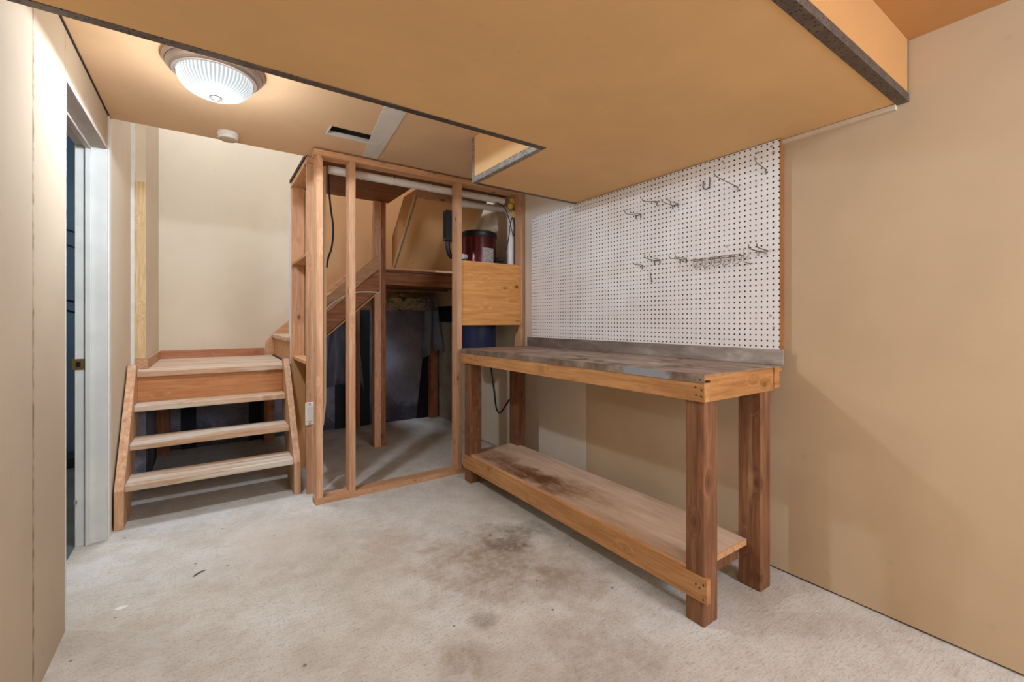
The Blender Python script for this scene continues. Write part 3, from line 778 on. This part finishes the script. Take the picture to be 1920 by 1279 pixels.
# ------------------------------------------------------------------ pegboard with real holes
pg = thing('pegboard', 'white perforated pegboard on the wall above the workbench', 'pegboard', (2.09, .938, 1.004))
PY0, PY1, PZ0, PZ1 = .938, 2.757, 1.004, 1.937
q = .0254; hr = .0042; xf, xb = 2.084, 2.090
m = MB()
ncol = int((PY1-PY0)/q)+1; nrow = int((PZ1-PZ0)/q)+1
OV = [(math.cos(k*PI/4), math.sin(k*PI/4)) for k in range(8)]
SQ = [(.5, 0), (.5, .5), (0, .5), (-.5, .5), (-.5, 0), (-.5, -.5), (0, -.5), (.5, -.5)]
clampY = lambda y: min(max(y, PY0), PY1)
clampZ = lambda z: min(max(z, PZ0), PZ1)
for i in range(ncol+1):
    cy = PY0 + .0005 + i*q        # the first column of holes is cut by the right edge
    if cy - q/2 >= PY1: continue
    for j in range(nrow+1):
        cz = PZ0 + q*.45 + j*q
        if cz - q/2 >= PZ1: continue
        sq = [(xf, clampY(cy+a*q), clampZ(cz+b*q)) for a, b in SQ]
        ho = [(xf, clampY(cy+a*hr), clampZ(cz+b*hr)) for a, b in OV]
        hb = [(xb, y, z) for _, y, z in ho]
        n = 8
        fs = [(k, (k+1) % n, n+(k+1) % n, n+k) for k in range(n)] + [(n+k, n+(k+1) % n, 2*n+(k+1) % n, 2*n+k) for k in range(n)]
        m.add(sq+ho+hb, fs)
def build_peg():
    me = bpy.data.meshes.new('panel'); off = world_of(pg)
    me.from_pydata([tuple(Vector(v)-off) for v in m.v], [], m.f)
    bm = bmesh.new(); bm.from_mesh(me); bmesh.ops.remove_doubles(bm, verts=bm.verts, dist=2e-5)
    bmesh.ops.dissolve_degenerate(bm, dist=1e-6, edges=bm.edges)
    bmesh.ops.recalc_face_normals(bm, faces=bm.faces); bm.to_mesh(me); bm.free()
    me.materials.append(M['peg']); me.materials.append(M['core'])
    for p in me.polygons:
        if abs(p.normal.x) < .5: p.material_index = 1
    o = bpy.data.objects.new('panel', me); C.objects.link(o); o.parent = pg
build_peg()
B(2.0905, XR-.002, PY0, PY0+.035, PZ0, PZ1).build('side_strip', M['peg_trim'], pg)
B(2.0905, XR-.002, PY1-.035, PY1-.002, PZ0, PZ1).build('side_strip', M['peg_trim'], pg)
B(2.0905, XR-.002, PY0+.036, PY1-.036, PZ1-.03, PZ1).build('top_strip', M['peg_trim'], pg)
B(2.0905, XR-.002, PY0+.036, PY1-.036, PZ0, PZ0+.03).build('bottom_strip', M['peg_trim'], pg)
for y, z in ((.972, 1.915), (1.03, 1.905), (.962, 1.885), (.957, 1.56), (.975, 1.155), (.962, 1.10), (1.20, 1.915), (1.62, 1.90)):
    MB().tube([(2.086, y, z), (2.0828, y, z)], .0055, 12).build('screw', M['nickel'], pg)

# hooks
XF = 2.084
HG = 'wire hooks on the pegboard'
def plate(m, y, z, wd=.03):
    m.box(XF-.004, XF-.0005, y-.004, y+.004, z-.022, z+.006)
def hook_arm(y, z, ln_, rise=.012, up=.016, skew=0.0):
    return [(XF, y, z), (XF-.012, y, z+.004), (XF-ln_*.5, y+skew*.5, z+rise*.5), (XF-ln_*.92, y+skew, z+rise), (XF-ln_, y+skew, z+rise+up)]
def hook(label, y, z, arms=1, ln_=.09, gap=.035, rise=.008, up=.018, r=.0021, skew=0):
    t = thing('pegboard_hook', label, 'hook', (XF, y, z), HG)
    ys = [y] if arms == 1 else [y-gap/2, y+gap/2]
    for yy in ys:
        MB().tube(smooth_path(hook_arm(yy, z, ln_, rise, up, skew)), r, 8).build('prong', M['wire'], t, smooth=True)
    m = MB()
    for yy in ys: m.box(XF-.0045, XF-.0003, yy-.003, yy+.003, z-.020, z+.004)
    if arms == 2: m.box(XF-.006, XF-.0045+.002, ys[0]-.004, ys[1]+.004, z-.003, z+.003)
    m.build('back_plate', M['wire'], t)
    return t
hook('single wire hook near the top right corner of the pegboard', .995, 1.815, 1, .10, rise=.02, up=.02)
hook('longest wire hook, right of the small U hook on the pegboard', 1.125, 1.768, 1, .20, rise=.02, up=.012)
hook('single straight wire hook, left one of the upper middle pair', 1.585, 1.80, 1, .13, rise=-.012, up=.012)
hook('double wire hook, right one of the upper middle pair', 1.465, 1.757, 2, .10, .035, rise=.01, up=.012)
hook('double wire hook, upper left and alone below the ceiling edge', 1.715, 1.752, 2, .10, .035, rise=.002, up=.018)
hook('double wire hook above the small pin in the lower row', 1.583, 1.470, 2, .09, .036, rise=.012, up=.016)
hook('double wire hook just left of the wire tool rack', 1.418, 1.458, 2, .10, .036, rise=.004, up=.016)
hook('single short wire hook, leftmost of the lower row', 1.686, 1.452, 1, .085, rise=.004, up=.012)
hook('thick double wire hook at the right end of the tool rack', 1.012, 1.448, 2, .085, .036, rise=.01, up=.016, r=.0028)
u = thing('u_hook', 'small dark U shaped hook below the top of the pegboard', 'hook', (XF, 1.282, 1.80), HG)
MB().tube([(XF, 1.300, 1.842), (XF-.006, 1.300, 1.842)] + [(XF-.008, 1.282+.018*math.cos(a), 1.815-.018*math.sin(a)) for a in [i*PI/8 for i in range(9)]] + [(XF-.006, 1.264, 1.846), (XF, 1.264, 1.846)], .0025, 8).build('bent_wire', M['nail'], u, smooth=True)
pn = thing('hanging_pin', 'tiny rusty pin hanging below the lower hooks on the pegboard', 'pin', (XF, 1.62, 1.36))
MB().tube([(XF-.002, 1.632, 1.408), (XF-.004, 1.620, 1.360)], .0016, 6).build('shank', M['nail'], pn)
MB().tube([(XF-.004, 1.620, 1.362), (XF-.005, 1.6185, 1.353)], [.0035, .0045], 8).build('head', M['nail'], pn)
rk = thing('tool_rack', 'wire screwdriver rack with five loops on the pegboard', 'tool rack', (XF, 1.21, 1.43))
ry0, ry1 = 1.085, 1.345
MB().tube([(XF-.02, ry0, 1.437), (XF-.02, ry1, 1.437)], .002, 8).build('rail', M['wire'], rk)
MB().tube([(XF, ry1, 1.455), (XF-.018, ry1, 1.455), (XF-.02, ry1, 1.437), (XF-.02, ry1-.001, 1.415), (XF, ry1, 1.412)], .002, 8).build('end_bracket', M['wire'], rk)
MB().tube([(XF, ry0, 1.47), (XF-.018, ry0, 1.47), (XF-.02, ry0, 1.437), (XF-.02, ry0, 1.405), (XF-.004, ry0-.02, 1.398), (XF, ry0-.03, 1.398)], .002, 8).build('end_bracket', M['wire'], rk)
for k in range(5):
    y = ry0+.030+k*.050
    pts = [(XF-.02, y-.017, 1.437), (XF-.05, y-.017, 1.440)] + [(XF-.05-.017*math.sin(a), y-.017*math.cos(a), 1.440) for a in [i*PI/8 for i in range(1, 8)]] + [(XF-.05, y+.017, 1.440), (XF-.02, y+.017, 1.437)]
    MB().tube(pts, .0018, 7).build('loop', M['wire'], rk, smooth=True)
    pts = [(XF-.02, y-.017, 1.437), (XF-.02, y-.017, 1.412)] + [(XF-.03-.016*math.sin(a), y-.016*math.cos(a), 1.408-.010*math.sin(a)) for a in [i*PI/8 for i in range(1, 8)]] + [(XF-.02, y+.017, 1.412), (XF-.02, y+.017, 1.437)]
    MB().tube(pts, .0016, 7).build('loop', M['wire'], rk, smooth=True)

# ------------------------------------------------------------------ bits on the floor
m = MB()
for p, a, l_ in (((-.031, 2.42), .5, .05), ((-.045, 2.41), .8, .035)):
    dx, dy = math.cos(a)*l_/2, math.sin(a)*l_/2
    m.tube([(p[0]-dx, p[1]-dy, .003), (p[0], p[1], .005), (p[0]+dx, p[1]+dy, .003)], [.001, .003, .001], 6)
tag(m.build('wood_splinter', M['splinter']), 'dark wood splinter on the concrete in front of the stairs', 'splinter')
m = MB().prism([(-.282+.02*math.cos(k*PI/5)*(1+.2*(k % 2)), 2.302+.012*math.sin(k*PI/5)) for k in range(10)], 'z', .0002, .002)
tag(m.build('paint_chip', M['chip']), 'small white paint chip on the floor near the left wall', 'paint chip')
